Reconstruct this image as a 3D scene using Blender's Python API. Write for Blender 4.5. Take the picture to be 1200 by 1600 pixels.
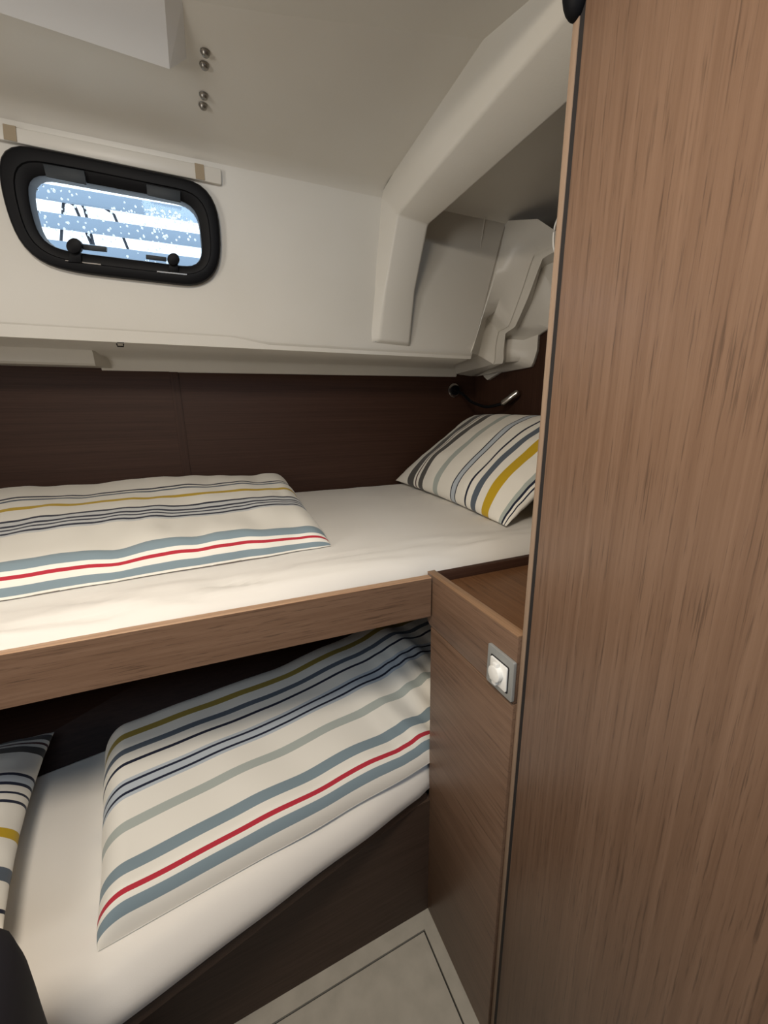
import bpy, bmesh, math, random
from mathutils import Vector, Matrix, noise
random.seed(7)
for o in list(bpy.data.objects): bpy.data.objects.remove(o)
SC = bpy.context.scene
COL = SC.collection

# ---------------------------------------------------------------- camera
CAM = Vector((0, 0, 1.25))
FPX = 627.19
PIT, ROL, YAW = math.radians(14.0393), math.radians(0.5815), math.radians(23.0705)
FW = Vector((math.sin(YAW)*math.cos(PIT), math.cos(YAW)*math.cos(PIT), -math.sin(PIT)))
R0 = Vector((math.cos(YAW), -math.sin(YAW), 0))
D0 = FW.cross(R0)
RT = R0*math.cos(ROL) + D0*math.sin(ROL)
DN = -R0*math.sin(ROL) + D0*math.cos(ROL)
cd = bpy.data.cameras.new('camera')
cam = bpy.data.objects.new('camera', cd); COL.objects.link(cam)
cd.sensor_fit = 'VERTICAL'; cd.sensor_height = 32; cd.sensor_width = 24
cd.lens = FPX/1600*32; cd.clip_start = 0.01
m = Matrix.Identity(4)
for i in range(3):
    m[i][0] = RT[i]; m[i][1] = -DN[i]; m[i][2] = -FW[i]; m[i][3] = CAM[i]
cam.matrix_world = m
SC.camera = cam

# ---------------------------------------------------------------- world, light, exposure
w = bpy.data.worlds.new('world'); SC.world = w; w.use_nodes = True
bg = w.node_tree.nodes['Background']
bg.inputs['Color'].default_value = (0.86, 0.93, 1.0, 1)
bg.inputs['Strength'].default_value = 2.6

def area(name, loc, target, size, power, color, size_y=None, spread=math.pi):
    l = bpy.data.lights.new(name, 'AREA'); l.energy = power; l.color = color
    l.shape = 'RECTANGLE' if size_y else 'DISK'; l.size = size; l.spread = spread
    if size_y: l.size_y = size_y
    o = bpy.data.objects.new(name, l); COL.objects.link(o)
    o.location = loc
    o.rotation_euler = (Vector(target)-Vector(loc)).to_track_quat('-Z', 'Y').to_euler()
    return o
# warm ceiling lamp over the aisle, an unseen fill added at the left to lift the ceiling and beam, daylight through the deck hatch behind the photographer
area('ceiling_lamp_light', (-0.22, 0.10, 1.79), (-0.1, 0.42, 0.4), 0.30, 12.6, (1.0, 0.875, 0.72))
area('left_fill_light', (-1.10, 0.10, 1.36), (0.5, 0.72, 1.72), 0.4, 4.6, (1.0, 0.965, 0.90), 0.5, math.radians(140))
area('hatch_daylight', (0.05, -0.45, 1.79), (0.05, 0.60, 0.6), 0.5, 6.5, (0.56, 0.77, 1.0), 0.4)

vs = SC.view_settings
vs.view_transform = 'Standard'; vs.look = 'None'; vs.gamma = 1; vs.use_curve_mapping = False
vs.exposure = 0.08

# ---------------------------------------------------------------- helpers
def ray(px, py): return FW*FPX + RT*(px-600) + DN*(py-800)
def at(px, py, ax, val):
    """point where the ray through a pixel of the photograph meets an axis plane"""
    r = ray(px, py); i = 'xyz'.index(ax)
    return CAM + r*((val-CAM[i])/r[i])
def onplane(px, py, P, n):
    r = ray(px, py); n = Vector(n); return CAM + r*((Vector(P)-CAM).dot(n)/r.dot(n))
def proj(P):
    d = Vector(P)-CAM; z = FW.dot(d); return 600+FPX*RT.dot(d)/z, 800+FPX*DN.dot(d)/z

def finish(o, label=None, cat=None, group=None, kind=None):
    if label: o['label'] = label
    if cat: o['category'] = cat
    if group: o['group'] = group
    if kind: o['kind'] = kind
    return o
def empty(name, loc, label=None, cat=None, group=None, kind=None):
    o = bpy.data.objects.new(name, None); COL.objects.link(o); o.location = loc
    o.empty_display_size = .05
    return finish(o, label, cat, group, kind)
def link(name, me, mat, parent=None, smooth=False):
    o = bpy.data.objects.new(name, me); COL.objects.link(o)
    if mat: me.materials.append(mat)
    if smooth:
        for p in me.polygons: p.use_smooth = True
    if parent:
        o.parent = parent
        o.matrix_parent_inverse = Matrix.Translation(parent.location).inverted()
    return o
def from_bm(name, bm, mat, parent=None, smooth=False, auto=None):
    bmesh.ops.recalc_face_normals(bm, faces=bm.faces)
    me = bpy.data.meshes.new(name); bm.to_mesh(me); bm.free()
    o = link(name, me, mat, parent, smooth)
    if auto is not None:
        me.set_sharp_from_angle(angle=math.radians(auto))
        for p in me.polygons: p.use_smooth = True
    return o
def poly(name, V, Fc, mat, parent=None, smooth=False, auto=None, bevel=0, seg=2):
    bm = bmesh.new(); vs_ = [bm.verts.new(v) for v in V]
    for f in Fc: bm.faces.new([vs_[i] for i in f])
    bmesh.ops.remove_doubles(bm, verts=bm.verts, dist=1e-6)
    if bevel:
        bmesh.ops.recalc_face_normals(bm, faces=bm.faces)
        bmesh.ops.bevel(bm, geom=list(bm.edges), offset=bevel, segments=seg, affect='EDGES', profile=.5)
        if auto is None: auto = 40
    return from_bm(name, bm, mat, parent, smooth, auto)
HEX = [(0,3,2,1),(4,5,6,7),(0,1,5,4),(1,2,6,5),(2,3,7,6),(3,0,4,7)]
def box(name, lo, hi, mat, parent=None, bevel=0, seg=2):
    (a,b,c),(d,e,f) = lo,hi
    return poly(name, [(a,b,c),(d,b,c),(d,e,c),(a,e,c),(a,b,f),(d,b,f),(d,e,f),(a,e,f)], HEX, mat, parent, bevel=bevel, seg=seg)
def prism(name, pts, vec, mat, parent=None, bevel=0, seg=2, auto=None):
    """closed outline pts swept by vec"""
    n = len(pts); v = Vector(vec)
    V = [Vector(p) for p in pts] + [Vector(p)+v for p in pts]
    Fc = [tuple(range(n))[::-1], tuple(range(n,2*n))] + [(i,(i+1)%n,n+(i+1)%n,n+i) for i in range(n)]
    return poly(name, V, Fc, mat, parent, bevel=bevel, seg=seg, auto=auto)
def tube_bm(bm, pts, r, n=10, cap=True):
    pts = [Vector(p) for p in pts]; rings = []
    for i, p in enumerate(pts):
        t = (pts[min(i+1,len(pts)-1)]-pts[max(i-1,0)]).normalized()
        a = t.cross(Vector((0,0,1)))
        if a.length < .1: a = t.cross(Vector((1,0,0)))
        a.normalize(); b = t.cross(a)
        rr = r[i] if isinstance(r, (list,tuple)) else r
        rings.append([bm.verts.new(p + (a*math.cos(k*2*math.pi/n)+b*math.sin(k*2*math.pi/n))*rr) for k in range(n)])
    for A, B in zip(rings, rings[1:]):
        for k in range(n): bm.faces.new((A[k],A[(k+1)%n],B[(k+1)%n],B[k]))
    if cap: bm.faces.new(rings[0][::-1]); bm.faces.new(rings[-1])
def tube(name, pts, r, mat, parent=None, n=12):
    bm = bmesh.new(); tube_bm(bm, pts, r, n); return from_bm(name, bm, mat, parent, auto=45)
def resample(pts, n, smooth=0):
    pts = [Vector(p) for p in pts]
    L = [0]
    for a, b in zip(pts, pts[1:]): L.append(L[-1]+(b-a).length)
    out = []
    for k in range(n):
        t = L[-1]*k/(n-1); i = 0
        while i < len(L)-2 and L[i+1] < t: i += 1
        u = (t-L[i])/max(L[i+1]-L[i], 1e-9); out.append(pts[i].lerp(pts[i+1], u))
    for _ in range(smooth):
        out = [out[0]]+[(out[i-1]+out[i]*2+out[i+1])/4 for i in range(1,n-1)]+[out[-1]]
    return out
def loft(name, lines, mat, parent=None, auto=35):
    bm = bmesh.new(); R = [[bm.verts.new(p) for p in l] for l in lines]
    for A, B in zip(R, R[1:]):
        for i in range(len(A)-1): bm.faces.new((A[i],A[i+1],B[i+1],B[i]))
    me = bpy.data.meshes.new(name); bmesh.ops.recalc_face_normals(bm, faces=bm.faces); bm.to_mesh(me); bm.free()
    o = link(name, me, mat, parent, True); me.set_sharp_from_angle(angle=math.radians(auto))
    return o
def rounded(corners, radii, seg=8):
    """rounded closed polygon in 3D from corner points (coplanar)"""
    out = []; n = len(corners)
    for i in range(n):
        p0, p, p1 = Vector(corners[i-1]), Vector(corners[i]), Vector(corners[(i+1)%n])
        a = (p0-p).normalized(); b = (p1-p).normalized(); r = radii[i] if isinstance(radii,(list,tuple)) else radii
        A, B = p+a*r, p+b*r
        for k in range(seg+1):
            t = k/seg; out.append(A*(1-t)**2 + p*2*t*(1-t) + B*t**2)
    return out

# ---------------------------------------------------------------- materials
def mat(name, col, rough=.5, metal=0, spec=.5, coat=0):
    mt = bpy.data.materials.new(name); mt.use_nodes = True
    b = mt.node_tree.nodes['Principled BSDF']
    b.inputs['Base Color'].default_value = (*col, 1); b.inputs['Roughness'].default_value = rough
    b.inputs['Metallic'].default_value = metal; b.inputs['Specular IOR Level'].default_value = spec
    b.inputs['Coat Weight'].default_value = coat
    return mt
def nodes(mt): return mt.node_tree.nodes, mt.node_tree.links, mt.node_tree.nodes['Principled BSDF']
def ramp(N, stops, interp='LINEAR'):
    r = N.new('ShaderNodeValToRGB'); cr = r.color_ramp; cr.interpolation = interp
    while len(cr.elements) > 1: cr.elements.remove(cr.elements[-1])
    cr.elements[0].position = stops[0][0]; cr.elements[0].color = (*stops[0][1], 1)
    for p, c in stops[1:]:
        e = cr.elements.new(p); e.color = (*c, 1)
    return r
def srgb(r, g, b):
    f = lambda c: (c/255/12.92) if c/255 <= .04045 else ((c/255+.055)/1.055)**2.4
    return (f(r), f(g), f(b))
def wood(name, dark, mid, light, axis, rough=.38, streak=1.0, spec=.45):
    mt = mat(name, mid, rough, spec=spec); N, L, B = nodes(mt)
    tc = N.new('ShaderNodeTexCoord')
    def stretched(across, along, det, dist=0.0, rough_=.6):
        mp = N.new('ShaderNodeMapping'); s = [across]*3; s['xyz'.index(axis)] = along
        mp.inputs['Scale'].default_value = s; L.new(tc.outputs['Object'], mp.inputs['Vector'])
        n = N.new('ShaderNodeTexNoise'); n.inputs['Scale'].default_value = 1; n.inputs['Detail'].default_value = det
        n.inputs['Roughness'].default_value = rough_; n.inputs['Distortion'].default_value = dist
        L.new(mp.outputs[0], n.inputs['Vector']); return n
    a = stretched(130, 1.1, 5, .1, .7); r = ramp(N, [(.25, dark), (.5, mid), (.78, light)]); L.new(a.outputs[0], r.inputs[0])
    p = stretched(330, 9, 3, 0, .7); pr = ramp(N, [(.33, (1-.42*streak,)*3), (.45, (1, 1, 1))]); L.new(p.outputs[0], pr.inputs[0])
    mx = N.new('ShaderNodeMix'); mx.data_type = 'RGBA'; mx.blend_type = 'MULTIPLY'; mx.inputs[0].default_value = 1
    L.new(r.outputs[0], mx.inputs[6]); L.new(pr.outputs[0], mx.inputs[7])
    L.new(mx.outputs[2], B.inputs['Base Color'])
    bp = N.new('ShaderNodeBump'); bp.inputs['Strength'].default_value = .06; bp.inputs['Distance'].default_value = .002
    L.new(p.outputs[0], bp.inputs['Height']); L.new(bp.outputs[0], B.inputs['Normal'])
    return mt
TK = ((.138,.080,.050), (.178,.107,.069), (.225,.141,.094))
M_door = wood('teak_vertical', *TK, 'z', .34)
M_railw = wood('teak_along_bunk', *TK, 'x', .36)
M_cabw = wood('teak_along_cabinet', *TK, 'y', .38)
M_trayw = wood('teak_tray', (.10,.045,.02), (.16,.075,.034), (.21,.105,.05), 'y', .4)
M_edge = wood('teak_edge_band', (.3,.17,.1), (.42,.26,.16), (.5,.33,.2), 'x', .4, .4)
M_edgez = wood('lit_teak_upright', (.22,.15,.102), (.27,.19,.132), (.32,.23,.165), 'z', .4, .4)  # post teak made paler, with the light on its top in the colour
M_edgey = wood('teak_edge_band_cabinet', (.2,.115,.06), (.29,.17,.095), (.36,.22,.13), 'y', .4, .4)
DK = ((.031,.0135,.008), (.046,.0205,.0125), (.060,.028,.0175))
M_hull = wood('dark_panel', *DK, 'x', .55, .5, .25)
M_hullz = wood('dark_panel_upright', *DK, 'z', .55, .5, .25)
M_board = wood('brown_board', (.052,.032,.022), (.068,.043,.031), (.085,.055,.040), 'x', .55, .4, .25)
M_gap = mat('black_gap', (.012,.010,.010), .7)
M_gel = mat('white_gelcoat', (.70,.675,.62), .36, spec=.4)
N, L, B = nodes(M_gel)
tc = N.new('ShaderNodeTexCoord'); n1 = N.new('ShaderNodeTexNoise'); n1.inputs['Scale'].default_value = 260; n1.inputs['Detail'].default_value = 2
n2 = N.new('ShaderNodeTexNoise'); n2.inputs['Scale'].default_value = 3; n2.inputs['Detail'].default_value = 3
L.new(tc.outputs['Object'], n1.inputs['Vector']); L.new(tc.outputs['Object'], n2.inputs['Vector'])
r = ramp(N, [(.3, (.66,.63,.565)), (.7, (.71,.685,.63))]); L.new(n2.outputs[0], r.inputs[0]); L.new(r.outputs[0], B.inputs['Base Color'])
bp = N.new('ShaderNodeBump'); bp.inputs['Strength'].default_value = .10; bp.inputs['Distance'].default_value = .001
L.new(n1.outputs[0], bp.inputs['Height']); L.new(bp.outputs[0], B.inputs['Normal'])
M_pad = mat('brightened_pad_gelcoat', (.76,.765,.77), .4, spec=.4)  # whiter copy of the liner gelcoat, the cool light put into its colour
M_tan = mat('flat_tan', (.33,.26,.17), .6)
M_black = mat('black_plastic', (.004,.004,.005), .5, spec=.15)
M_blackm = mat('black_rubber', (.004,.004,.005), .6, spec=.12)
M_clip = mat('grey_translucent_plastic', (.030,.036,.042), .5, spec=.25)
M_steel = mat('stainless_steel', (.62,.60,.57), .22, metal=1)
M_nut = mat('dull_steel', (.30,.28,.25), .38, metal=1)
M_alu = mat('silver_plastic', (.36,.37,.36), .4, metal=.35)
M_white = mat('white_plastic', (.85,.85,.82), .3)
M_floor = mat('beige_vinyl', (.46,.42,.35), .55); N, L, B = nodes(M_floor)
tc = N.new('ShaderNodeTexCoord'); n1 = N.new('ShaderNodeTexNoise'); n1.inputs['Scale'].default_value = 22; n1.inputs['Detail'].default_value = 6
L.new(tc.outputs['Object'], n1.inputs['Vector']); r = ramp(N, [(.3, (.42,.385,.32)), (.7, (.50,.46,.385))]); L.new(n1.outputs[0], r.inputs[0]); L.new(r.outputs[0], B.inputs['Base Color'])

CREAM = (.85,.82,.745); WHITE = (.83,.82,.80); BLUE = (.225,.295,.335); SLATE = (.105,.130,.165); NAVY = (.016,.020,.042)
RED = (.47,.035,.055); SAGE = (.43,.47,.44); YEL = (.56,.37,.02); PALE = (.50,.55,.60); PALE2 = (.62,.635,.64); BROWN = (.085,.080,.075); OLIVE = (.33,.25,.05)
def cloth(name, col=None, stripes=None, fine=900):
    mt = mat(name, col or CREAM, .85, spec=.15); N, L, B = nodes(mt)
    B.inputs['Sheen Weight'].default_value = .15
    uv = N.new('ShaderNodeUVMap'); uv.uv_map = 'UVMap'
    if stripes:
        sp = N.new('ShaderNodeSeparateXYZ'); L.new(uv.outputs[0], sp.inputs[0])
        r = ramp(N, stripes, 'CONSTANT'); L.new(sp.outputs['Y'], r.inputs[0]); L.new(r.outputs[0], B.inputs['Base Color'])
    tc = N.new('ShaderNodeTexCoord'); n1 = N.new('ShaderNodeTexNoise'); n1.inputs['Scale'].default_value = fine; n1.inputs['Detail'].default_value = 2
    L.new(tc.outputs['Object'], n1.inputs['Vector'])
    bp = N.new('ShaderNodeBump'); bp.inputs['Strength'].default_value = .12; bp.inputs['Distance'].default_value = .0006
    L.new(n1.outputs[0], bp.inputs['Height']); L.new(bp.outputs[0], B.inputs['Normal'])
    return mt
M_sheet = cloth('white_sheet', (.80,.77,.72))

# ================================================================= STRUCTURE
XC = .392                    # cabinet front, facing the aisle
YB = 1.585                   # hull side panel behind the berths
ZR = 1.81                    # flat deckhead over the aisle
XL, XR, YN = -1.15, 1.13, -0.95
S = 'structure'
# floor: dark sub floor with a laid border and a lift-out panel
fl = box('floor', (XL,YN,-.03), (XR,1.72,-.006), M_gap); finish(fl, kind=S)
fa = at(365,1600,'z',0); fb = at(668,1419,'z',0)
fd = (fb-fa).normalized(); fn = Vector((fd.y,-fd.x,0))          # towards the aisle
f0 = fb - fd*1.4; W1 = .034; G = .004
def slab(name, pts, z0, z1, mt, parent, bevel=0):
    return prism(name, [(p[0],p[1],z0) for p in pts], (0,0,z1-z0), mt, parent, bevel=bevel)
bx = XC-.028
def onl(d, x):                                                    # y of border line offset d at x
    p = fb+fn*d; return p.y + (x-p.x)*fd.y/fd.x
slab('floor_border', [(f0.x,onl(0,f0.x)+.03),(XC+.01,onl(0,XC)+.03),(XC+.01,onl(W1,XC+.01)),(f0.x,onl(W1,f0.x))], -.006, 0, M_floor, fl)
slab('floor_border', [(bx,onl(W1,bx)),(XC+.01,onl(W1,XC+.01)),(XC+.01,YN),(bx,YN)], -.006, 0, M_floor, fl)
slab('floor_panel', [(f0.x,onl(W1+G,f0.x)),(bx-G,onl(W1+G,bx)),(bx-G,YN),(f0.x,YN)], -.006, -.0005, M_floor, fl)

# hull side panels
wb = empty('wall_back', (0,YB,.9), kind=S)
sx = at(281,660,'y',YB).x
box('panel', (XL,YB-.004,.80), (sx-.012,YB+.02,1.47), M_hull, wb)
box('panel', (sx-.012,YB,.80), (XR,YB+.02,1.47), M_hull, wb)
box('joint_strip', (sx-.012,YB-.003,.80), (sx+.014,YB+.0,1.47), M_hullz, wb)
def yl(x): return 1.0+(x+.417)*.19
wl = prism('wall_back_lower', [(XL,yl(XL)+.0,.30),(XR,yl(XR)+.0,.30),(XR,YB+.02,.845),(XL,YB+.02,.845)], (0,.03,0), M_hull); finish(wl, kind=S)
wo = box('wall_light_stop', (XL-.03,1.72,-.03), (XR+.03,1.74,1.47), M_hull); finish(wo, kind=S)  # unseen hull plate added to keep sky light from leaking in
wdk = prism('trim_light_stop', [(XL-.03,1.262,1.455),(.84,1.262,1.455),(.84,1.392,1.455),(XR+.03,1.392,1.455),(XR+.03,1.74,1.455),(XL-.03,1.74,1.455)], (0,0,.02), M_gel); finish(wdk, kind=S)  # unseen deck plate added to block sky light above the liner
wr = box('wall_right', (XR,.30,0), (XR+.03,1.73,2.03), M_hullz); finish(wr, kind=S)
wle = box('wall_left', (XL-.03,YN,0), (XL,1.73,2.03), M_door); finish(wle, kind=S)
wre = box('wall_rear', (XL-.03,YN-.03,0), (XR,YN,2.03), M_door); finish(wre, kind=S)

# white moulded liner: coachroof side with a window hole, ceiling, side deck underside
WP, WN = (0,1.25,1.43), (0,.42,.08)
wnv = Vector(WN).normalized()
def wallp(px, py, off=0.): return onplane(px, py, Vector(WP)-wnv*off, WN)
def wy(z): return 1.25-(z-1.43)*.08/.42
Zs = 200; K = .31667
zo = lambda l: [(x*K, Zs+y*K) for x, y in l]
OUT = zo([(8,150),(30,115),(70,93),(130,95),(420,150),(960,268),(1015,300),(1055,360),(1080,440),(1090,600),(1078,690),(1040,750),(960,785),(560,740),(380,717),(230,680),(150,620),(100,560),(50,440),(14,300),(3,215)])
INN = zo([(148,300),(160,262),(205,240),(450,285),(720,335),(900,368),(950,395),(980,450),(997,620),(985,665),(945,686),(560,638),(420,621),(300,601),(232,570),(192,510),(163,400)])
def ringpts(outline, off, n=72, sm=2):
    p = [wallp(x,y,off) for x,y in outline]; p.append(p[0].copy())
    q = resample(p, n+1)[:-1]
    for _ in range(sm): q = [(q[i-1]+q[i]*2+q[(i+1)%n])/4 for i in range(n)]
    return q
def align(A, B):
    """rotate ring B so that it starts nearest A[0] in angle"""
    c = sum(A, Vector())/len(A); cb = sum(B, Vector())/len(B); a = (A[0]-c).normalized()
    k = max(range(len(B)), key=lambda i: (B[i]-cb).normalized().dot(a)); return B[k:]+B[:k]
hole = ringpts(OUT, 0)
hc = sum(hole, Vector())/len(hole); hole = [hc+(p-hc)*.93 for p in hole]
def liner_wall():
    bm = bmesh.new(); z0, z1 = 1.425, 1.850
    outer = [(XL,z0),(.868,z0),(.918,1.777),(.93,z1),(XL,z1)]
    ov = [bm.verts.new((x,wy(z),z)) for x,z in outer]; hv = [bm.verts.new(p) for p in hole]
    ed = [bm.edges.new((ov[i],ov[(i+1)%5])) for i in range(5)]+[bm.edges.new((hv[i],hv[(i+1)%len(hv)])) for i in range(len(hv))]
    bmesh.ops.triangle_fill(bm, use_beauty=True, edges=ed)
    # thickness of the moulding around the hole
    hv2 = [bm.verts.new(p+wnv*.02) for p in hole]; n = len(hv)
    for i in range(n): bm.faces.new((hv[i],hv[(i+1)%n],hv2[(i+1)%n],hv2[i]))
    return from_bm('wall_coachroof', bm, M_gel)
wc = liner_wall(); finish(wc, kind=S)
def cz(y): return 1.837+.07*(1.173-y)                             # first facet of the ceiling
ce = empty('ceiling', (0,.7,1.9), kind=S)
zc1 = 1.848
# crease of the second, steeper facet
cr = [Vector((x,y,cz(y))) for x,y in ((XL,.86),(-.3,.855),(.036,.835),(.185,.804),(.504,.726),(.9,.70),(XR,.69))]
NX = 30
xs = [XL+(XR-XL)*i/(NX-1) for i in range(NX)]
def interp(x):
    for a, b in zip(cr, cr[1:]):
        if x <= b.x+1e-9: return a.lerp(b, (x-a.x)/(b.x-a.x))
    return cr[-1]
l0 = [Vector((x,wy(1.82),1.82)) for x in xs]; l1 = [Vector((x,1.160,cz(1.160)-.004)) for x in xs]; l1b = [Vector((x,1.13,cz(1.13))) for x in xs]
l2 = [interp(x) for x in xs]; l3 = [Vector((x,interp(x).y-.28,ZR)) for x in xs]; l4 = [Vector((x,YN,ZR)) for x in xs]
loft('ceiling_liner', [l0,l1,l1b,l2], M_gel, ce, 50)
loft('ceiling_centre', [l2,l3,l4], M_gel, ce, 50)
# raised pad moulded on the ceiling
bz = cz(.97)-.045
pb = [Vector((-.9,.905,0)),at(0,20,'z',bz),at(265,108,'z',bz),at(257,0,'z',bz),Vector((.0,.62,0)),Vector((-.9,.62,0))]
pb[0] = pb[1]+(pb[1]-pb[2])*2.2
pad = [onplane(*proj(Vector((p.x,p.y,bz))),(0,.97,bz),(0,.30,1)) for p in pb]
pu = [p.copy() for p in pad]
for i,(dx,dy) in enumerate([(0,.004),(0,.004),(.03,-.012),(.028,0),(.028,0),(0,0)]): pu[i] += Vector((dx,dy,0)); pu[i].z = cz(pu[i].y)+.006
def onceil(px, py): return onplane(px,py,(.503,1.173,1.837),(0,.07,1))
pu[2] = onceil(293,93)+Vector((0,0,.002)); pu[3] = onceil(287,0)+Vector((0,0,.002))
n = len(pad)
poly('ceiling_pad', pad+pu, [tuple(range(n))]+[(i,(i+1)%n,n+(i+1)%n,n+i) for i in range(n)], M_pad, ce)
def cap_nut(px, py):
    y = at(px,py,'z',cz(1.0)).y; p = at(px,py,'z',cz(y)-.004)
    bm = bmesh.new(); prof = [(.0085,.004),(.0085,.0022),(.0072,.0010),(.0066,-.001),(.005,-.0028),(.0022,-.0036)]
    rings = [[bm.verts.new((p.x+r*math.cos(k*math.pi/6),p.y+r*math.sin(k*math.pi/6),p.z+z)) for k in range(12)] for r,z in prof]
    for A,Bq in zip(rings,rings[1:]):
        for k in range(12): bm.faces.new((A[k],A[(k+1)%12],Bq[(k+1)%12],Bq[k]))
    bm.faces.new(rings[-1])
    o = from_bm('cap_nut', bm, M_nut, ce, auto=30); return o
for q in ((321,85),(319.5,105),(318.5,152),(317.5,168)): cap_nut(*q)

# underside of the side deck with its lip
ds = finish(empty('trim_1', (0,1.4,1.42)), kind=S)
def under(px, py): return wallp(px, py)
bot = [(XL,1.443),(.08,1.443),(.13,1.438),(.17,1.431),(.5,1.429),(XR,1.428)]
def bz_(x):
    for a,b in zip(bot,bot[1:]):
        if x <= b[0]+1e-9: return a[1]+(b[1]-a[1])*(x-a[0])/(b[0]-a[0])
    return bot[-1][1]
xs2 = [XL+(.868-XL)*i/59 for i in range(60)]
A0 = [Vector((x,wy(1.46)-.0005,max(bz_(x),1.4)+.012)) for x in xs2]
A1 = [Vector((x,wy(bz_(x))+.004,bz_(x))) for x in xs2]
A2 = [Vector((XL+(x-XL)*(.965-XL)/(.868-XL),YB-.075,1.434)) for x in xs2]
A3 = [Vector((XL+(x-XL)*(.99-XL)/(.868-XL),YB-.045,1.424)) for x in xs2]
loft('deck_underside', [A0,A1,A2,A3], M_gel, ds, 60)
lz = 1.383
lip = [(YB-.045,1.428),(YB-.022,1.422),(YB-.012,1.412),(YB-.006,lz+.004),(YB-.002,lz),(YB+.02,lz),(YB+.02,1.428)]
xa = at(158,575,'y',YB-.01).x; xb = at(712,588,'y',YB).x
prism('liner_lip', [(xa,y,z) for y,z in lip], (xb-xa,0,.012), M_gel, ds, auto=50)
# the lip stands further inboard beside the window
yi = YB-.075
xi = at(147,560,'y',yi).x
pr2 = [(yi-.012,1.437),(yi-.004,1.425),(yi,1.398),(yi+.006,1.392),(YB+.02,1.392),(YB+.02,1.437)]
V = [Vector((XL,y,z)) for y,z in pr2]+[Vector((xi,y,z)) for y,z in pr2]
n = len(pr2)
ext = [Vector((xi+.03,YB-.006 if k<4 else y,z)) for k,(y,z) in enumerate(pr2)]
poly('liner_lip', V+ext, [tuple(range(n)),tuple(range(2*n,3*n))]+[(i,(i+1)%n,n+(i+1)%n,n+i) for i in range(n)]+[(n+i,n+(i+1)%n,2*n+(i+1)%n,2*n+i) for i in range(n)], M_gel, ds, auto=35)
for dy in (533,539.5):
    p = at(188,dy,'z',1.434)
    tube('staple', [p+Vector((-.008,.0,.004)),p+Vector((-.007,0,-.003)),p+Vector((.007,0,-.003)),p+Vector((.008,0,.004))], .0018, M_black, ds, 6)

# ceiling beam: a moulded frame running down the coachroof side and across the ceiling
def beam():
    kz = 1.762
    # sections (left root, left crown, right crown, right root) from the foot up the side and inboard
    sec = []
    def add(lr, lc, rc, rr): sec.append([Vector(p) for p in (lr,lc,rc,rr)])
    zf = 1.462
    add((.487,wy(zf)+.004,zf-.004),(.512,wy(zf)-.002,zf-.003),(.622,wy(zf)-.002,zf-.007),(.630,wy(zf)+.004,zf-.008))
    add((.488,wy(zf)+.004,zf+.004),(.514,wy(zf)-.018,zf+.003),(.617,wy(zf)-.016,zf-.002),(.630,wy(zf)+.004,zf-.004))
    zm = 1.60
    add((.495,wy(zm)+.004,zm),(.516,wy(zm)-.034,zm),(.612,wy(zm)-.034,zm),(.630,wy(zm)+.004,zm))
    add((.503,1.176,1.830),(.520,1.110,1.757),(.607,1.098,1.741),(.640,1.184,1.800))
    add((.503,1.05,cz(1.05)+.004),(.520,.98,1.766),(.607,.97,1.741),(.64,.97,cz(.97)+.004))
    add((.503,.726,cz(.726)+.004),(.521,.70,1.782),(.608,.69,1.745),(.64,.69,cz(.69)+.01))
    add((.508,.45,ZR+.02),(.522,.408,1.790),(.61,.408,1.75),(.64,.408,ZR+.02))
    bm = bmesh.new(); R = [[bm.verts.new(p) for p in s] for s in sec]
    for A,Bq in zip(R,R[1:]):
        for k in range(3): bm.faces.new((A[k],A[k+1],Bq[k+1],Bq[k]))
    bm.faces.new(R[0])
    bmesh.ops.recalc_face_normals(bm, faces=bm.faces)
    ed = [e for e in bm.edges if len(e.link_faces)==2 and e.calc_face_angle(0) > .25]
    bmesh.ops.bevel(bm, geom=ed, offset=.006, segments=3, affect='EDGES', profile=.5)
    return from_bm('ceiling_beam', bm, M_gel, auto=35)
bmo = finish(beam(), kind=S)

# stepped end of the liner against the bulkhead
le = finish(empty('trim_2', (1.0,1.2,1.4)), kind=S)
def sect(px, x, dy=0., sub=4):
    """section line at one station of the liner, matched key point by key point"""
    k = [q if isinstance(q,Vector) else (wallp(*q) if x is None else at(*q,'x',x)+Vector((0,dy,0))) for q in px]; out = []
    for i in range(len(k)-1):
        p0 = k[max(i-1,0)]; p1 = k[i]; p2 = k[i+1]; p3 = k[min(i+2,len(k)-1)]
        for j in range(sub):
            t = j/sub; c = p1.lerp(p2,t)
            h = .5*((2*p1)+(p2-p0)*t+(2*p0-5*p1+4*p2-p3)*t*t+(3*p1-p0-3*p2+p3)*t**3)
            out.append(c.lerp(h,.25))
    return out+[k[-1]]
P1 = [(791,345),(784,384),(768,448),(752,498),(748,512),(742,531),(735,551),at(704,569,'y',1.55)]
P2 = [(840,342),(813,375),(790,440),(774,486),(761,497),(754,527),(747,555),at(711,577,'y',1.565)]
P3 = [(885,372),(835,397),(815,455),(795,509),(779,518),(774,542),(771,569),at(713,584,'y',1.575)]
P4 = [(885,384),(848,404),(825,465),(805,510),(790,521),(787,547),(785,568),at(735,588,'y',1.575)]
R1 = [(900,395),(862,412),(845,470),(822,512),(803,526),(804,548),(802,564),at(745,588,'y',1.575)]
R2 = [(905,430),(882,448),(868,482),(851,508),(832,528),(830,548),(824,562),(775,583)]
L6 = [(900,484),(880,494),(866,504),(855,513),(841,523),(839,547),(830,572),(784,581)]
s1 = sect(P1,None); s2 = sect(P2,.95); s3 = sect(P3,1.0); s4 = sect(P4,1.0)
r1 = sect(R1,1.045,.045); r2 = sect(R2,1.09,.045); l6 = sect(L6,1.112)
s1a = [p+Vector((.004,.008,0)) for p in s1]; s1p = [p+Vector((.010,.002,0)) for p in s1]
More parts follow.
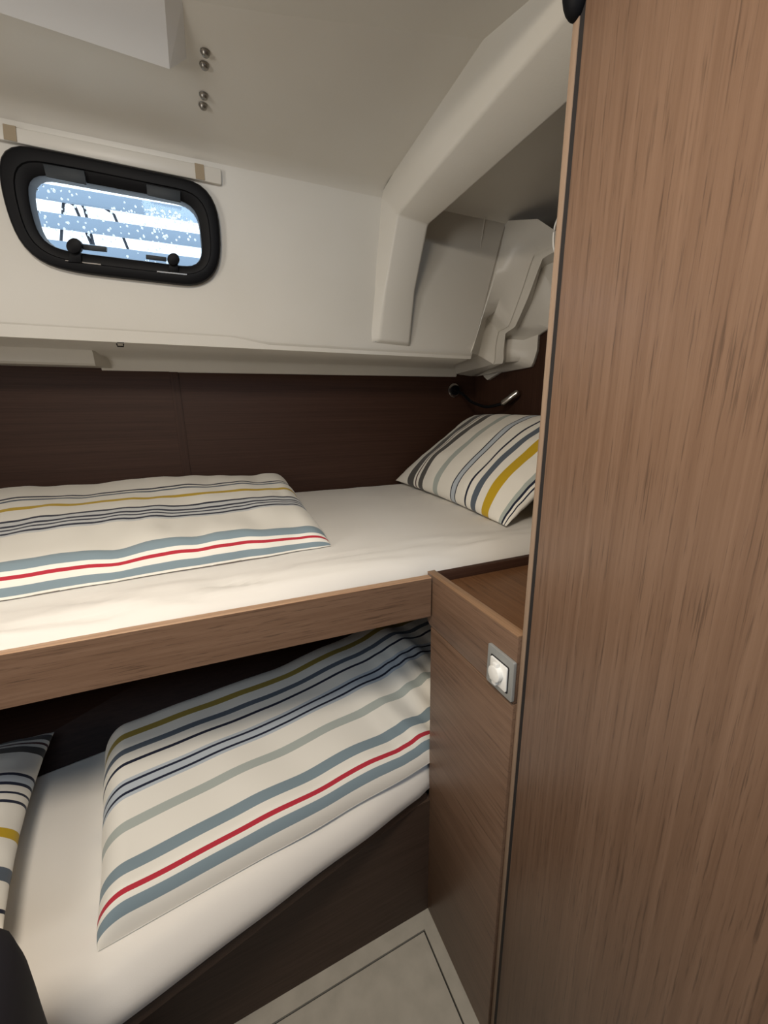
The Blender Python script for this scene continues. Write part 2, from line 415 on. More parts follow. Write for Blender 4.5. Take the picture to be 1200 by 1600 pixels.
s0 = [p+Vector((-.025,.005,0)) for p in s1]; s1b = [p+Vector((.002,-.0015,0)) for p in s1]
loft('liner_end', [s0,[p+Vector((.001,.004,0)) for p in s1],s1b,s2,s3], M_gel, le, 40)
loft('liner_flange', [s3,[p.lerp(q,.2)+Vector((.004,.020,0)) for p,q in zip(s3,s4)],[p.lerp(q,.55) for p,q in zip(s3,s4)],s4], M_gel, le, 28)
loft('liner_recess', [s4,r1,r2,l6,[p+Vector((.006,.002,-.002)) for p in l6],[Vector((XR+.002,p.y+.01,p.z)) for p in l6]], M_gel, le, 35)
tip = [at(781,581,'x',1.112),at(770,588,'x',1.112),at(761,594,'x',1.112),at(756,589,'x',1.112),at(752,580,'x',1.112)]
cbl = [at(*q,'y',.80) for q in ((873,338),(867,352),(864.5,370),(864.5,386),(867,394))]
tube('cable', resample(cbl,14,1), .0022, M_white, le, 8)
prism('liner_tip', tip, (.018,0,0), M_gel, le, bevel=.002)

ex = .845
poly('liner_light_stop', [(ex,1.262,1.455),(ex,1.39,1.455),(ex,1.39,1.90),(ex,1.15,1.90),(XR+.03,1.15,1.90),(XR+.03,1.39,1.90),(XR+.03,1.39,1.455)], [(0,1,2,3),(3,2,5,4),(1,6,5,2)], M_gel, le)  # unseen shell added behind the liner end to stop a sky leak

# ledge moulded above the window and two tan tabs
tw = finish(empty('trim_3', wallp(150,225)), kind=S)
ll = [wallp(-120,172,.0),wallp(345,266,.0),wallp(346,291,.0),wallp(-120,196,.0)]
prism('window_ledge', ll, -wnv*.012, M_gel, tw, bevel=.003)
for a,b in ((8,28),(304,318)):
    ly = lambda x: 196+(x+120)*(95/466)
    prism('tan_tab', [wallp(a,ly(a)-25,.0),wallp(b,ly(b)-25,.0),wallp(b+2,ly(b)-1,.0),wallp(a+2,ly(a)-1,.0)], -wnv*.0135, M_tan, tw)

# ---------------------------------------------------------------- window
wi = finish(empty('window_1', wallp(170,340)), label='black framed rounded portlight with rain drops on the pane', kind=S)
FO = ringpts(OUT, .0); FI = align(FO, ringpts(INN, 0))
def ring_obj(name, rings, mt, parent, close=False):
    bm = bmesh.new(); R = [[bm.verts.new(p) for p in r] for r in rings]; n = len(R[0])
    seq = list(zip(R,R[1:]))+([(R[-1],R[0])] if close else [])
    for A,Bq in seq:
        for k in range(n): bm.faces.new((A[k],A[(k+1)%n],Bq[(k+1)%n],Bq[k]))
    return from_bm(name, bm, mt, parent, auto=40)
cF = sum(FO,Vector())/len(FO)
sc = lambda r,t: [p.lerp(q,t) for p,q in zip(FO,FI)] if r else None
off = lambda ps,d: [p-wnv*d for p in ps]
t_ = lambda t: [p.lerp(q,t) for p,q in zip(FO,FI)]
ring_obj('frame', [off(t_(0),-.002),off(t_(0),.012),off(t_(.06),.018),off(t_(.16),.020),off(t_(.50),.019),off(t_(.54),.016),off(t_(.88),.014),off(t_(.97),.011),off(t_(1),.004),off(t_(1),-.03),off(t_(.6),-.03)], M_black, wi)
pane = [p.lerp(q,.93)-wnv*(-.012) for p,q in zip(FO,FI)]
M_glass = bpy.data.materials.new('window_glass'); M_glass.use_nodes = True
nt = M_glass.node_tree; nt.nodes.clear()
o_ = nt.nodes.new('ShaderNodeOutputMaterial'); t1 = nt.nodes.new('ShaderNodeBsdfTransparent'); t1.inputs[0].default_value = (.93,.97,1,1)
g1 = nt.nodes.new('ShaderNodeBsdfGlossy'); g1.inputs['Roughness'].default_value = .03; mxs = nt.nodes.new('ShaderNodeMixShader'); mxs.inputs[0].default_value = .02
nt.links.new(t1.outputs[0],mxs.inputs[1]); nt.links.new(g1.outputs[0],mxs.inputs[2]); nt.links.new(mxs.outputs[0],o_.inputs[0])
prism('pane', pane, wnv*.006, M_glass, wi)
def wq(pts, d0, d1, name, mt, bevel=.0012):
    return prism(name, [wallp(x*K,Zs+y*K,d0) for x,y in pts], -wnv*(d1-d0), mt, wi, bevel=bevel)
wq([(215,180),(418,214),(430,285),(232,246)], .016, .022, 'hinge_plate', M_clip)
wq([(722,280),(890,314),(892,372),(728,336)], .016, .022, 'hinge_plate', M_clip)
def latch(cx, cy, r, blk):
    o = finish(empty('latch', wallp(cx*K,Zs+cy*K,.02))); o.parent = wi; o.matrix_parent_inverse = Matrix.Translation(wi.location).inverted()
    c = [(cx+r*math.cos(a*math.pi/10), cy+r*math.sin(a*math.pi/10)) for a in range(20)]
    kn = prism('knob', [wallp(x*K,Zs+y*K,.012) for x,y in c], -wnv*.022, M_black, None, bevel=.002)
    st = prism('stem', [wallp(x*K,Zs+y*K,.012) for x,y in [(cx-.55*r,cy),(cx+.6*r,cy),(cx+.9*r,cy+2.1*r),(cx-.9*r,cy+2.0*r)]], -wnv*.012, M_black, None, bevel=.001)
    bl = prism('block', [wallp(x*K,Zs+y*K,.006) for x,y in blk], -wnv*.012, M_clip, None, bevel=.001)
    for q in (kn,st,bl):
        q.parent = o; q.matrix_parent_inverse = Matrix.Translation(o.location).inverted()
    # keep three levels at most: window > latch > piece
latch(376,588,38,[(412,576),(530,590),(530,614),(412,602)])
latch(857,652,30,[(722,627),(822,640),(822,660),(722,648)])
wq([(325,652),(500,672),(500,678),(325,658)], .016, .0215, 'glint_strip', M_steel, 0)  # both steel strips stand in for glints along the frame
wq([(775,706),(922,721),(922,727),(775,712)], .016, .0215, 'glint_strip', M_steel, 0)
def drops():
    bm = bmesh.new(); pc = sum(pane,Vector())/len(pane); rnd = random.Random(3)
    ux = (wallp(300,340)-wallp(80,320)).normalized(); uz = wnv.cross(ux)
    for k in range(230):
        t = rnd.random()
        px = rnd.uniform(52,312) if t<.55 else rnd.gauss(250,28)
        py = 285+(px-50)*.21+ (rnd.uniform(0,88) if t<.55 else abs(rnd.gauss(8,22)))
        if px<58 or px>308: continue
        p = onplane(px,py,pc-wnv*.0,WN); r = rnd.uniform(.0011,.0030)
        ring = [bm.verts.new(p+ux*r*math.cos(a)+uz*r*1.15*math.sin(a)) for a in [i*math.pi/4 for i in range(8)]]
        tip = bm.verts.new(p-wnv*r*.55)
        for i in range(8): bm.faces.new((ring[i],ring[(i+1)%8],tip))
    M_drop = mat('water', (.9,.95,1), .05); b = M_drop.node_tree.nodes['Principled BSDF']; b.inputs['Transmission Weight'].default_value = .85; b.inputs['IOR'].default_value = 1.33
    return finish(from_bm('water_drops', bm, M_drop, wi, smooth=True), kind='stuff')
drops()

# outside: slatted quay railing seen through the pane
M_slat = mat('pale_blue_paint', (.19,.255,.33), .6)
M_post = mat('dark_post', (.03,.035,.045), .6)
YO = 2.7
ra = finish(empty('slatted_railing', (at(150,340,'y',YO).x, YO, .9)), 'pale blue slatted railing outdoors beyond the rain spotted portlight', 'railing')
zc = at(180,340,'y',YO).z
pitch = at(180,320,'y',YO).z-at(180,361,'y',YO).z
for k in range(-3,5):
    zz = at(180,316,'y',YO).z - k*pitch
    box('slat', (-1.9,YO,zz-.27*pitch), (1.3,YO+.02,zz+.27*pitch), M_slat, ra, bevel=.003)
for q,dx in (((99,318),.05),((117,322),-.06),((132,326),-.02),((178,335),-.06)):
    p = at(*q,'y',YO+.05); tube('upright', [(p.x-dx*4,YO+.05,p.z-.9),(p.x,YO+.05,p.z),(p.x+dx,YO+.05,p.z+.3*pitch)], .007, M_post, ra, 8)

# ================================================================= BUNKS
# upper berth
ub = finish(empty('bunk_bed', (-.3,1.1,.83)), 'brown wooden upper bunk with a pale edged rail under the white mattress', 'bunk')
RT0, RT1 = at(0,1024,'z',.918), at(668,904.5,'z',.918)
rd = (RT1-RT0).normalized()
ra0 = RT1-rd*1.5; ra1 = Vector((XC-.004, RT1.y+(XC-.004-RT1.x)*rd.y/rd.x, .918))
ZB = .832
nrm = Vector((-rd.y, rd.x, 0))
prism('rail', [(ra0.x,ra0.y,ZB),(ra1.x,ra1.y,ZB),(ra1.x,ra1.y,.918),(ra0.x,ra0.y,.918)], nrm*.018, M_railw, ub)
prism('rail_edging', [(ra0.x,ra0.y,.918),(ra1.x,ra1.y,.918),(ra1.x,ra1.y+.002,.9195),(ra0.x,ra0.y+.002,.9195)], nrm*.014, M_edge, ub)
box('base_board', (XL+.01,.705,.842), (XR-.01,YB-.09,.868), M_hull, ub)

def cloth_mesh(name, top, bottom, nu, nv, mt, parent=None, vmap=None):
    """closed cloth body from top(u,v) and bottom(u,v); u along, v across; UV stored"""
    bm = bmesh.new(); uvl = bm.loops.layers.uv.new('UVMap')
    us = [.5-.5*math.cos(math.pi*i/nu) if nu < 40 else edge_dense(i/nu) for i in range(nu+1)]
    vs2 = [edge_dense(j/nv) for j in range(nv+1)]
    T = [[bm.verts.new(top(u,v)) for v in vs2] for u in us]
    Bt = [[bm.verts.new(bottom(u,v)) for v in vs2] for u in us]
    def face(vv, uvs):
        f = bm.faces.new(vv); f.smooth = True
        for l,c in zip(f.loops,uvs): l[uvl].uv = c
    for i in range(nu):
        for j in range(nv):
            c = [(us[i],vs2[j]),(us[i+1],vs2[j]),(us[i+1],vs2[j+1]),(us[i],vs2[j+1])]
            face((T[i][j],T[i+1][j],T[i+1][j+1],T[i][j+1]), c)
            face((Bt[i][j],Bt[i][j+1],Bt[i+1][j+1],Bt[i+1][j]), [c[0],c[3],c[2],c[1]])
    for i in range(nu):
        for j in (0,nv):
            c = [(us[i],vs2[j]),(us[i+1],vs2[j])]
            q = (T[i][j],Bt[i][j],Bt[i+1][j],T[i+1][j]); cc = [c[0],c[0],c[1],c[1]]
            if j: q, cc = q[::-1], cc[::-1]
            face(q, cc)
    for j in range(nv):
        for i in (0,nu):
            c = [(us[i],vs2[j]),(us[i],vs2[j+1])]
            q = (T[i][j],T[i][j+1],Bt[i][j+1],Bt[i][j]); cc = [c[0],c[1],c[1],c[0]]
            if i: q, cc = q[::-1], cc[::-1]
            face(q, cc)
    me = bpy.data.meshes.new(name); bm.to_mesh(me); bm.free()
    return link(name, me, mt, parent, True)
def edge_dense(t):
    # even in the middle, denser near both ends
    return t - .12*math.sin(2*math.pi*t)/(2*math.pi)*6.2 if False else t-.11*math.sin(2*math.pi*t)
def nz(x, y, z=0.): return noise.noise(Vector((x,y,z)))
def smooth(a, b, x):
    t = max(0,min(1,(x-a)/(b-a))); return t*t*(3-2*t)
def edge_prof(t, wdt):
    """quarter-round rise from 0 at the border to 1 at wdt"""
    d = min(t,1-t)
    if d >= wdt: return 1.
    q = 1-d/wdt; return math.sqrt(max(0,1-q*q))

# upper mattress
UZ = .945; UX0, UX1 = XL+.02, XR-.01
def ufront(x): return .705+.0*x
def um_top(u, v):
    x = UX0+(UX1-UX0)*u; y0 = ufront(x)-.022*smooth(.33,-.2,x)+.006*smooth(.36,.46,x); y = y0+(YB-.008-y0)*v
    d = y-y0; r = .06
    z = UZ-(r*(1-math.sqrt(max(0,1-(1-d/r)**2))) if d < r else 0)
    dd = YB-.008-y
    if dd < .02: z -= .012*(1-dd/.02)
    fr = math.exp(-((d-.05)/.07)**2)
    z += .0035*nz(x*3,y*5)+.010*fr*nz(x*6+d*22,d*30,3)-.013*fr*abs(nz(x*13+d*38,d*20-x*3,8))*(.35+.65*smooth(.3,-.1,x))
    z += .0018*nz(x*14-y*4,y*9,5)*smooth(.2,.6,x)
    return (x,y-.006*fr*nz(x*9,d*10,1),z)
def um_bot(u, v):
    p = um_top(u,v); y0 = ufront(p[0])+.010; return (p[0],max(p[1],y0),.869 if True else 0)
umt = cloth_mesh('mattress', um_top, um_bot, 150, 60, M_sheet)
finish(umt, 'thin mattress in a white fitted sheet on the upper bunk behind the wooden rail', 'mattress')

# lower berth
lb = finish(empty('bunk_bed', (-.3,.8,0)), 'dark brown lower bunk base with a plain front board above the beige floor', 'bunk')
g0 = at(202,1600,'z',.371); g1 = at(668,1242,'z',.371); gs = (g1.y-g0.y)/(g1.x-g0.x)
def lfront(x): return g0.y+(x-g0.x)*gs
b0 = fb-fd*1.5
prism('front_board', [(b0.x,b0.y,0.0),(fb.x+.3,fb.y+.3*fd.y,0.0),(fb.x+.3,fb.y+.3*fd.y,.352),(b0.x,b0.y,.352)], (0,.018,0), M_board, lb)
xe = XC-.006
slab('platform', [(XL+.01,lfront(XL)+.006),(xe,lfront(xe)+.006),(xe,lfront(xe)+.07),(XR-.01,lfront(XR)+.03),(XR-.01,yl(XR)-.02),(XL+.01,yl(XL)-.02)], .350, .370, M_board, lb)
LZ = .452; LX0, LX1 = XL+.02, XR-.02
def lm_top(u, v):
    x = LX0+(LX1-LX0)*u
    y0 = lfront(x)-.004+ (.055*smooth(.405,.43,x)+.006*smooth(.37,.39,x)); y1 = yl(x)-.004
    y = y0+(y1-y0)*v; d = y-y0; r = .065
    z = LZ-(r*(1-math.sqrt(max(0,1-(1-d/r)**2))) if d < r else 0)
    fr = math.exp(-((d-.03)/.06)**2)
    z += .003*nz(x*4,y*6)+.003*fr*nz(x*5+d*10,d*40,2)
    return (x,y-.005*fr*nz(x*7,d*14,4),z)
def lm_bot(u, v):
    p = lm_top(u,v); y0 = lfront(p[0])+.014+(.055*smooth(.405,.43,p[0])+.006); return (p[0],max(p[1],y0),.371)
lmt = cloth_mesh('mattress', lm_top, lm_bot, 150, 50, M_sheet)
finish(lmt, 'mattress in a white fitted sheet on the lower bunk beneath the rail', 'mattress')

# ---------------------------------------------------------------- duvets
def patch(P00, P10, P01, P11):
    """plan patch: u along the bunk, v from the front edge to the back edge"""
    P = [Vector((*p,0)) for p in (P00,P10,P01,P11)]
    return lambda u,v: P[0]*(1-u)*(1-v)+P[1]*u*(1-v)+P[2]*(1-u)*v+P[3]*u*v
def invert(top, items, pxx):
    """v of the surface point of a cloth that shows at (pxx, py); camera side points only"""
    out = []
    cols = []
    for j in range(401):
        v = j/400
        lo, hi = 0., 1.
        for _ in range(22):
            mid = (lo+hi)/2
            if proj(top(mid,v))[0] < pxx: lo = mid
            else: hi = mid
        cols.append((v, proj(top((lo+hi)/2,v))[1]))
    cols = cols[:1+min(range(len(cols)), key=lambda i: cols[i][1])]      # up to the crest only
    for py in items:
        best = min(cols, key=lambda c: abs(c[1]-py)); out.append(best[0])
    return out
def stripe_stops(top, pxx, bands, base):
    """bands: (py0, py1, colour) from front to back; base colour between"""
    st = [(0., base)]
    for py0, py1, c in bands:
        a, b = invert(top, (py0,py1), pxx)
        if b < a: a, b = b, a
        if b-a < .004: b = a+.004
        st.append((a, c)); st.append((b, base))
    st.sort(key=lambda s: s[0])
    st = [s for i,s in enumerate(st) if i == len(st)-1 or st[i+1][0]-s[0] > 1e-5]
    return st[:32]

def arc(v, wf, wb, a=.13):
    """edge-rounded cross-section: plan fraction and relative height for parameter v"""
    if v < a:
        t = v/a*math.pi/2; return wf*(1-math.cos(t)), math.sin(t)
    if v > 1-a:
        t = (1-v)/a*math.pi/2; return 1-wb*(1-math.cos(t)), math.sin(t)
    return wf+(1-wf-wb)*(v-a)/(1-2*a), 1.
# upper duvet
upat = patch((-.90,.79),(.235,.868),(-.95,1.555),(.255,1.555))
def ud_top(u, v):
    vv, hv_ = arc(v,.05,.10); uu, hu_ = arc(u,.03,.05,.06)
    p = upat(uu,vv)
    T = (.054+.041*smooth(.15,.95,vv))*hv_*hu_
    wr = .009*nz(p.x*3.2,p.y*4,11)+.008*nz(p.x*8+p.y*3,p.y*3,12)+.0045*nz(p.x*19,p.y*5,13)
    e = hv_*hu_
    return (p.x+.006*nz(p.y*14,3,1)*smooth(.9,1,u), p.y+.008*nz(p.x*7,1,5)+.004*nz(p.x*17,v*3,6), UZ+.002+T+wr*e)
def ud_bot(u, v):
    p = ud_top(u,v); return (p[0],p[1],UZ+.0035)
ub_bands = [(889.5,879,BLUE),(868,861,RED),(854,839.5,BLUE),(811,808.3,PALE2),(808.3,806.1,NAVY),(806.1,803.2,PALE2),(803.2,801.4,NAVY),(801.4,798.4,PALE2),(798.4,796.4,NAVY),(796.4,792.3,PALE2),(792.3,790.1,NAVY),(777.8,774.0,YEL),(765.3,762.8,SLATE),(760.8,759.2,NAVY)]
M_ud = cloth('striped_cotton_upper', CREAM, stripe_stops(ud_top, 270, ub_bands, CREAM))
udo = cloth_mesh('duvet', ud_top, ud_bot, 170, 110, M_ud)
finish(udo, 'flat striped duvet with one red stripe lying on the upper bunk mattress', 'duvet', 'striped duvets')

# lower duvet
lpat = patch((-.238,.572),(.72,.708),(-.306,.995),(.75,1.22))
def ld_top(u, v):
    vv, hv_ = arc(v,.09,.14); uu, hu_ = arc(u,.05,.05,.07)
    p = lpat(uu,vv)
    T = (.060+.040*smooth(0,.9,vv))*hv_*hu_
    pl = smooth(.45,.72,u)
    wr = .006*nz(p.x*4,p.y*5,21)+.004*nz(p.x*9+p.y*5,p.y*3,22)+.016*pl*nz(p.x*11+p.y*5,p.y*2.5,23)+.014*pl*nz(p.x*27+p.y*9,p.y*3,24)*smooth(.8,.2,v)
    e = hv_*hu_
    rise = .03*smooth(.35,.75,u)*smooth(0,.6,v)
    drop = -.012*smooth(.10,0,v)
    return (p.x+.007*nz(v*5,3,7)*smooth(.12,0,u), p.y+.006*nz(p.x*6,1,8), LZ+.003+T+wr*e+rise*e+drop*0)
def ld_bot(u, v):
    p = ld_top(u,v); return (p[0],p[1],LZ+.0035)
LB = [(1310,1289,BLUE),(1279,1270,RED),(1250,1231,BLUE),(1190,1177,SAGE),(1149,1143.6,PALE),(1143.6,1140.4,NAVY),(1140.4,1131.4,PALE),(1131.4,1128.2,NAVY),(1128.2,1124,PALE),(1106,1102.4,NAVY),(1092,1085,SLATE),(1072,1063,OLIVE)]
st = stripe_stops(ld_top, 420, LB, CREAM)
M_ld = cloth('striped_cotton_lower', CREAM, st)
ldo = cloth_mesh('duvet', ld_top, ld_bot, 170, 110, M_ld)
finish(ldo, 'puffy striped duvet with red and mustard stripes spread on the lower bunk', 'duvet', 'striped duvets')

# ---------------------------------------------------------------- pillows
def pillow(name, O, U, V, Nn, hu, hv, T, mt, seed, sag=None, n=56):
    """O centre, U stripe-crossing axis, V axis along the stripes, Nn outward normal"""
    O, U, V, Nn = map(Vector, (O,U,V,Nn)); bm = bmesh.new(); uvl = bm.loops.layers.uv.new('UVMap')
    ts = [-1+2*(.5-.5*math.cos(math.pi*i/n)) for i in range(n+1)]
    def pt(a, b, s):
        h = T*(max(0,1-abs(a)**2.6)**.55)*(max(0,1-abs(b)**2.6)**.55)
        ca = a*(1-.055*(1-b*b)); cb = b*(1-.055*(1-a*a))
        e = (1-a**4)*(1-b**4)
        wv = .008*nz(a*2+seed,b*2,s)+.0045*nz(a*6+seed,b*3,s+2)
        ed = max(abs(a),abs(b))**6
        wv += ed*.006*nz(a*9+seed,b*9,4)
        p = O+U*(ca*hu)+V*(cb*hv)+Nn*(s*h+wv*(.35+.65*e))
        if sag: p = sag(p,a,b)
        return p
    Tp = [[bm.verts.new(pt(a,b,1)) for b in ts] for a in ts]
    Bt = [[(Tp[i][j] if i in (0,n) or j in (0,n) else bm.verts.new(pt(a,b,-1))) for j,b in enumerate(ts)] for i,a in enumerate(ts)]
    for i in range(n):
        for j in range(n):
            c = [(ts[x]*.5+.5) for x in (i,i+1)]; d = [(ts[x]*.5+.5) for x in (j,j+1)]
            for G_, fl_ in ((Tp,0),(Bt,1)):
                q = [G_[i][j],G_[i+1][j],G_[i+1][j+1],G_[i][j+1]]; uvs = [(d[0],c[0]),(d[0],c[1]),(d[1],c[1]),(d[1],c[0])]
                if fl_: q.reverse(); uvs.reverse()
                if len(set(q)) < 4: continue
                try: f = bm.faces.new(q)
                except ValueError: continue
                f.smooth = True
                for l,uvc in zip(f.loops,uvs): l[uvl].uv = uvc
    bmesh.ops.recalc_face_normals(bm, faces=bm.faces)
    me = bpy.data.meshes.new(name); bm.to_mesh(me); bm.free()
    return link(name, me, mt, None, True)
def bands_to_stops(bands, base):
    st = [(0.,base)]
    for a,b,c in bands: st += [(a,c),(b,base)]
    return st
PB = [(.155,.225,BROWN),(.245,.256,(.09,.04,.04)),(.28,.325,BROWN),(.435,.48,SAGE),(.595,.604,NAVY),(.604,.635,PALE),(.635,.644,NAVY),(.718,.73,NAVY),(.763,.80,SLATE),(.843,.89,YEL),(.955,.972,SAGE),(.972,.98,NAVY),(.985,.992,NAVY)]
M_p1 = cloth('striped_pillowcase', CREAM, bands_to_stops(PB, CREAM))
# upper pillow leans on the bulkhead: U runs from the hull side towards the aisle
b1 = Vector((.735,1.59,.955)); b2 = Vector((.690,.795,.955)); t1_ = Vector((1.09,1.52,1.235)); t2_ = Vector((1.09,.82,1.215))
O = (b1+b2+t1_+t2_)/4; U = ((b2+t2_)-(b1+t1_))/2; V = ((t1_+t2_)-(b1+b2))/2
hu, hv = U.length/2, V.length/2; U.normalize(); V.normalize(); Nn = U.cross(V).normalized()
if Nn.z < 0: Nn = -Nn
def sag_up(p, a, b):
    zmin = UZ+.006
    if p.z < zmin: p.z = zmin+.05*(p.z-zmin)
    p.x = min(p.x, XR-.006); p.y = min(p.y, YB-.012)
    return p
pu_ = pillow('pillow', O, U, V, Nn, hu, hv, .075, M_p1, 3.1, sag_up)
finish(pu_, 'striped pillow with yellow stripe leaning on the bulkhead on the upper bunk', 'pillow', 'striped pillows')
# lower pillow
PB2 = [(.03,.075,BROWN),(.10,.115,(.09,.03,.03)),(.14,.19,BROWN),(.33,.345,NAVY),(.345,.38,PALE),(.38,.395,NAVY),(.43,.445,NAVY),(.48,.495,NAVY),(.615,.66,YEL),(.77,.83,SLATE),(.925,.94,NAVY)]
M_p2 = cloth('striped_pillowcase_lower', CREAM, bands_to_stops(PB2, CREAM))
def sag_lo(p, a, b):
    zmin = LZ+.006
    if p.z < zmin: p.z = zmin+.05*(p.z-zmin)
    return p
c0 = Vector((-.610,.785,.542)); Uv = Vector((.13,-1,-.02)).normalized(); Vv = Vector((1,.13,-.06)).normalized()
pl_ = pillow('pillow', c0, Uv, Vv, Vv.cross(Uv)*-1 if Vv.cross(Uv).z<0 else Vv.cross(Uv), .215, .235, .07, M_p2, 9.4, sag_lo)
finish(pl_, 'striped pillow lying at the shadowed end of the lower bunk', 'pillow', 'striped pillows')

# dark soft bag in the corner of the lower bunk
def bag():
    bm = bmesh.new(); n, mth = 20, 32; c = Vector((-.355,.318,.002)); rings = []
    for i in range(n+1):
        t = i/n; z = .80*t; k = (1-(abs(2*t-1))**12)**.5
        ring = []
        for j in range(mth):
            a = 2*math.pi*j/mth; ca, sa = math.cos(a), math.sin(a)
            sx_ = abs(ca)**.35*(1 if ca>=0 else -1); sy_ = abs(sa)**.35*(1 if sa>=0 else -1)
            w_ = 1+.03*nz(ca*2+t*3,sa*2,31)
            ring.append(bm.verts.new(c+Matrix.Rotation(.242,3,'Z')@Vector((sx_*.145*k*w_, sy_*.115*k*w_, z))))
        rings.append(ring)
    for A,Bq in zip(rings,rings[1:]):
        for j in range(mth): bm.faces.new((A[j],A[(j+1)%mth],Bq[(j+1)%mth],Bq[j]))
    return bm
M_bag = mat('charcoal_fabric', (.022,.020,.026), .8, spec=.2)

# ================================================================= CABINET
ca = finish(empty('side_cabinet', (.7,.54,0)), 'brown wooden cabinet with a sunken tray top and a switch on its face', 'cabinet')
y0c = .4135
def face_quad(name, pts, mt, th=.018, bevel=.001):
    return prism(name, [at(x,y,'x',XC) for x,y in pts], (th,0,0), mt, ca, bevel=bevel)
yb0, yb1 = at(668,1419,'x',XC).y, .690
zs = at(674,984,'x',XC).z; zt = .922
zs = .803
prism('lower_panel', [(XC,y0c,.002),(XC,yb0,.002),(XC,.672,zs),(XC,y0c,zs)], (.018,0,0), M_cabw, ca, bevel=.0012)
yR = .69
rc = [(XC,y0c,zs+.0025),(XC,.674,zs+.0025)]+[(XC,.674+.016*math.sin(a),zs+.0025+.018*(1-math.cos(a))) for a in [math.pi/2*k/5 for k in range(1,6)]]+[(XC,yR,zt),(XC,y0c,zt)]
prism('upper_panel', rc, (.018,0,0), M_cabw, ca, bevel=.001)
box('edge_strip', (XC-.0005,y0c,zt-.001), (XC+.017,yR,zt+.002), M_edgey, ca, bevel=.0008)
box('tray', (XC+.018,y0c,zt-.034), (XR-.01,.676,zt-.022), M_trayw, ca)
box('back_fiddle', (XC+.018,.676,zt-.034), (XR-.01,.690,zt-.002), M_hull, ca, bevel=.001)
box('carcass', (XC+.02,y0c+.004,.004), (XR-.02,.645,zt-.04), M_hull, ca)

# wall switch on the cabinet face
sw = finish(empty('wall_switch', at(786,1050,'x',XC)), 'white rotary switch in a silver square plate on the cabinet face', 'switch')
c4 = [at(*q,'x',XC) for q in ((766,1003),(809,1035),(803,1096),(765,1062))]
ys = [p.y for p in c4]; zs4 = [p.z for p in c4]
ya, yb_ = (c4[1].y+c4[2].y)/2, (c4[0].y+c4[3].y)/2; za, zb_ = (c4[2].z+c4[3].z)/2, (c4[0].z+c4[1].z)/2
cy, czz = (ya+yb_)/2, (za+zb_)/2; hw = (yb_-ya)/2; hh = (zb_-za)/2
def yzq(h1, h2, x, dy=0, dz=0, r=.003): return rounded([(x,cy+dy-h1,czz+dz-h2),(x,cy+dy+h1,czz+dz-h2),(x,cy+dy+h1,czz+dz+h2),(x,cy+dy-h1,czz+dz+h2)], r, 3)
prism('plate', yzq(hw,hh,XC), (-.006,0,0), M_alu, sw, bevel=.0012)
prism('plate_recess', yzq(hw*.70,hh*.68,XC-.0055,0,-hh*.06), (-.0012,0,0), M_gap, sw)
prism('insert', yzq(hw*.64,hh*.62,XC-.006,0,-hh*.06), (-.003,0,0), M_white, sw, bevel=.0008)
kz_, ky_ = czz-hh*.02, cy+hw*.02
def disc(x, r, ny=24, dy=0, dz=0): return [(x,ky_+dy+r*math.cos(2*math.pi*k/ny),kz_+dz+r*math.sin(2*math.pi*k/ny)) for k in range(ny)]
kn = prism('knob', disc(XC-.008,hw*.44), (-.010,0,0), M_white, sw, bevel=.002)
g = prism('knob_wing', [(XC-.009,ky_-hw*.16,kz_-hw*.62),(XC-.009,ky_+hw*.16,kz_-hw*.62),(XC-.009,ky_+hw*.16,kz_+hw*.62),(XC-.009,ky_-hw*.16,kz_+hw*.62)], (-.008,0,0), M_white, sw, bevel=.002)

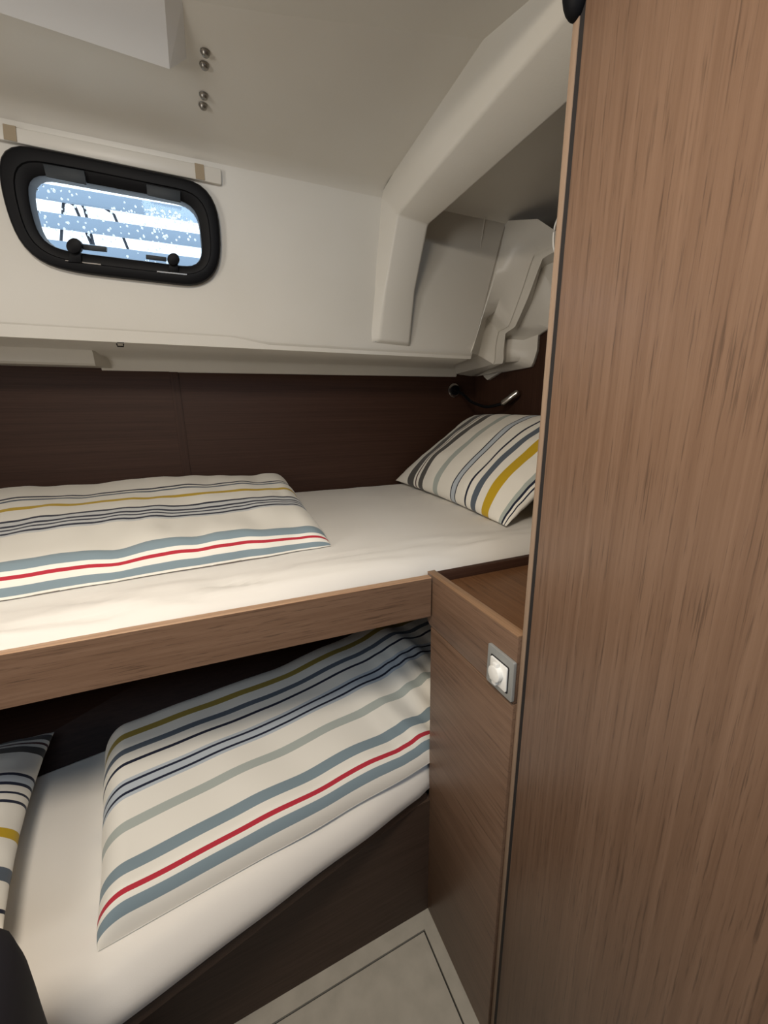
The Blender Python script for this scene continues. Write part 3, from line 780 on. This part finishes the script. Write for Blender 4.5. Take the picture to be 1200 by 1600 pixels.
# ================================================================= WARDROBE
wd = finish(empty('wardrobe', (.6,-.2,0)), 'tall brown wooden wardrobe door with upright grain and a dark gap', 'wardrobe')
ZT = ZR-.003
XW = .3975
box('post', (XW,.404,.0), (XW+.03,.4125,1.648), M_edgez, wd, bevel=.0012)
box('gap_shade', (XW+.0015,.396,.0), (XW+.02,.404,ZT), M_gap, wd)  # black strip standing in for the shade inside the door gap
box('door_panel', (XW-.0005,-.70,.0), (XW+.02,.3965,ZT), M_door, wd, bevel=.0012)
box('carcass', (XW+.021,YN+.01,.0), (XR-.005,.403,ZT), M_hullz, wd)
bmp = bmesh.new()
bp0 = at(897,2,'x',XC-.004)
bmesh.ops.create_uvsphere(bmp, u_segments=20, v_segments=12, radius=1, matrix=Matrix.Translation((XW,.409,1.672))@Matrix.Diagonal((.016,.014,.028,1)))
bo = from_bm('rubber_bumper', bmp, M_blackm, wd, smooth=True)

# ================================================================= READING LAMP
rl_b = at(708,610,'y',YB); 
rl = finish(empty('reading_lamp', rl_b), 'chrome gooseneck reading lamp on the dark hull panel above the pillow', 'lamp')
def disc_y(c, r, y, n=24): return [(c.x+r*math.cos(2*math.pi*k/n), y, c.z+r*math.sin(2*math.pi*k/n)) for k in range(n)]
prism('base', disc_y(rl_b,.030,YB), (0,-.010,0), M_steel, rl, bevel=.003)
prism('socket', disc_y(rl_b,.021,YB-.009), (0,-.014,0), M_blackm, rl, bevel=.003)
h0 = at(786,630,'x',1.07); h1 = at(808,614,'x',1.10)
nk = [rl_b+Vector((0,-.02,0)),rl_b+Vector((.01,-.07,-.02)),at(735,628,'x',1.02),at(760,637,'x',1.04),h0+Vector((-.015,.01,-.006)),h0]
tube('gooseneck', resample(nk,20,3), .006, M_blackm, rl)
tube('lamp_head', [h0-(h1-h0)*.1,h0,h1,h1+(h1-h0)*.1], [.009,.0125,.0125,.009], M_steel, rl, 18)

bgo = from_bm('backpack', bag(), M_bag, None, smooth=True)
finish(bgo, 'dark charcoal soft backpack standing on the floor against the lower bunk', 'backpack')

bc = Vector((-.355,.318,0)); bq = Matrix.Rotation(.242,3,'Z')
tube('handle', [bc+bq@Vector((x,.02,z)) for x,z in ((-.05,.785),(-.045,.825),(-.02,.845),(.02,.845),(.045,.825),(.05,.785))], .009, M_bag, bgo, 10)
for sg in (-1,1):
    tube('strap', resample([bc+bq@Vector((sg*.06,y,z)) for y,z in ((-.06,.785),(-.118,.76),(-.150,.62),(-.145,.40),(-.112,.22))],18,2), .011, M_bag, bgo, 10)
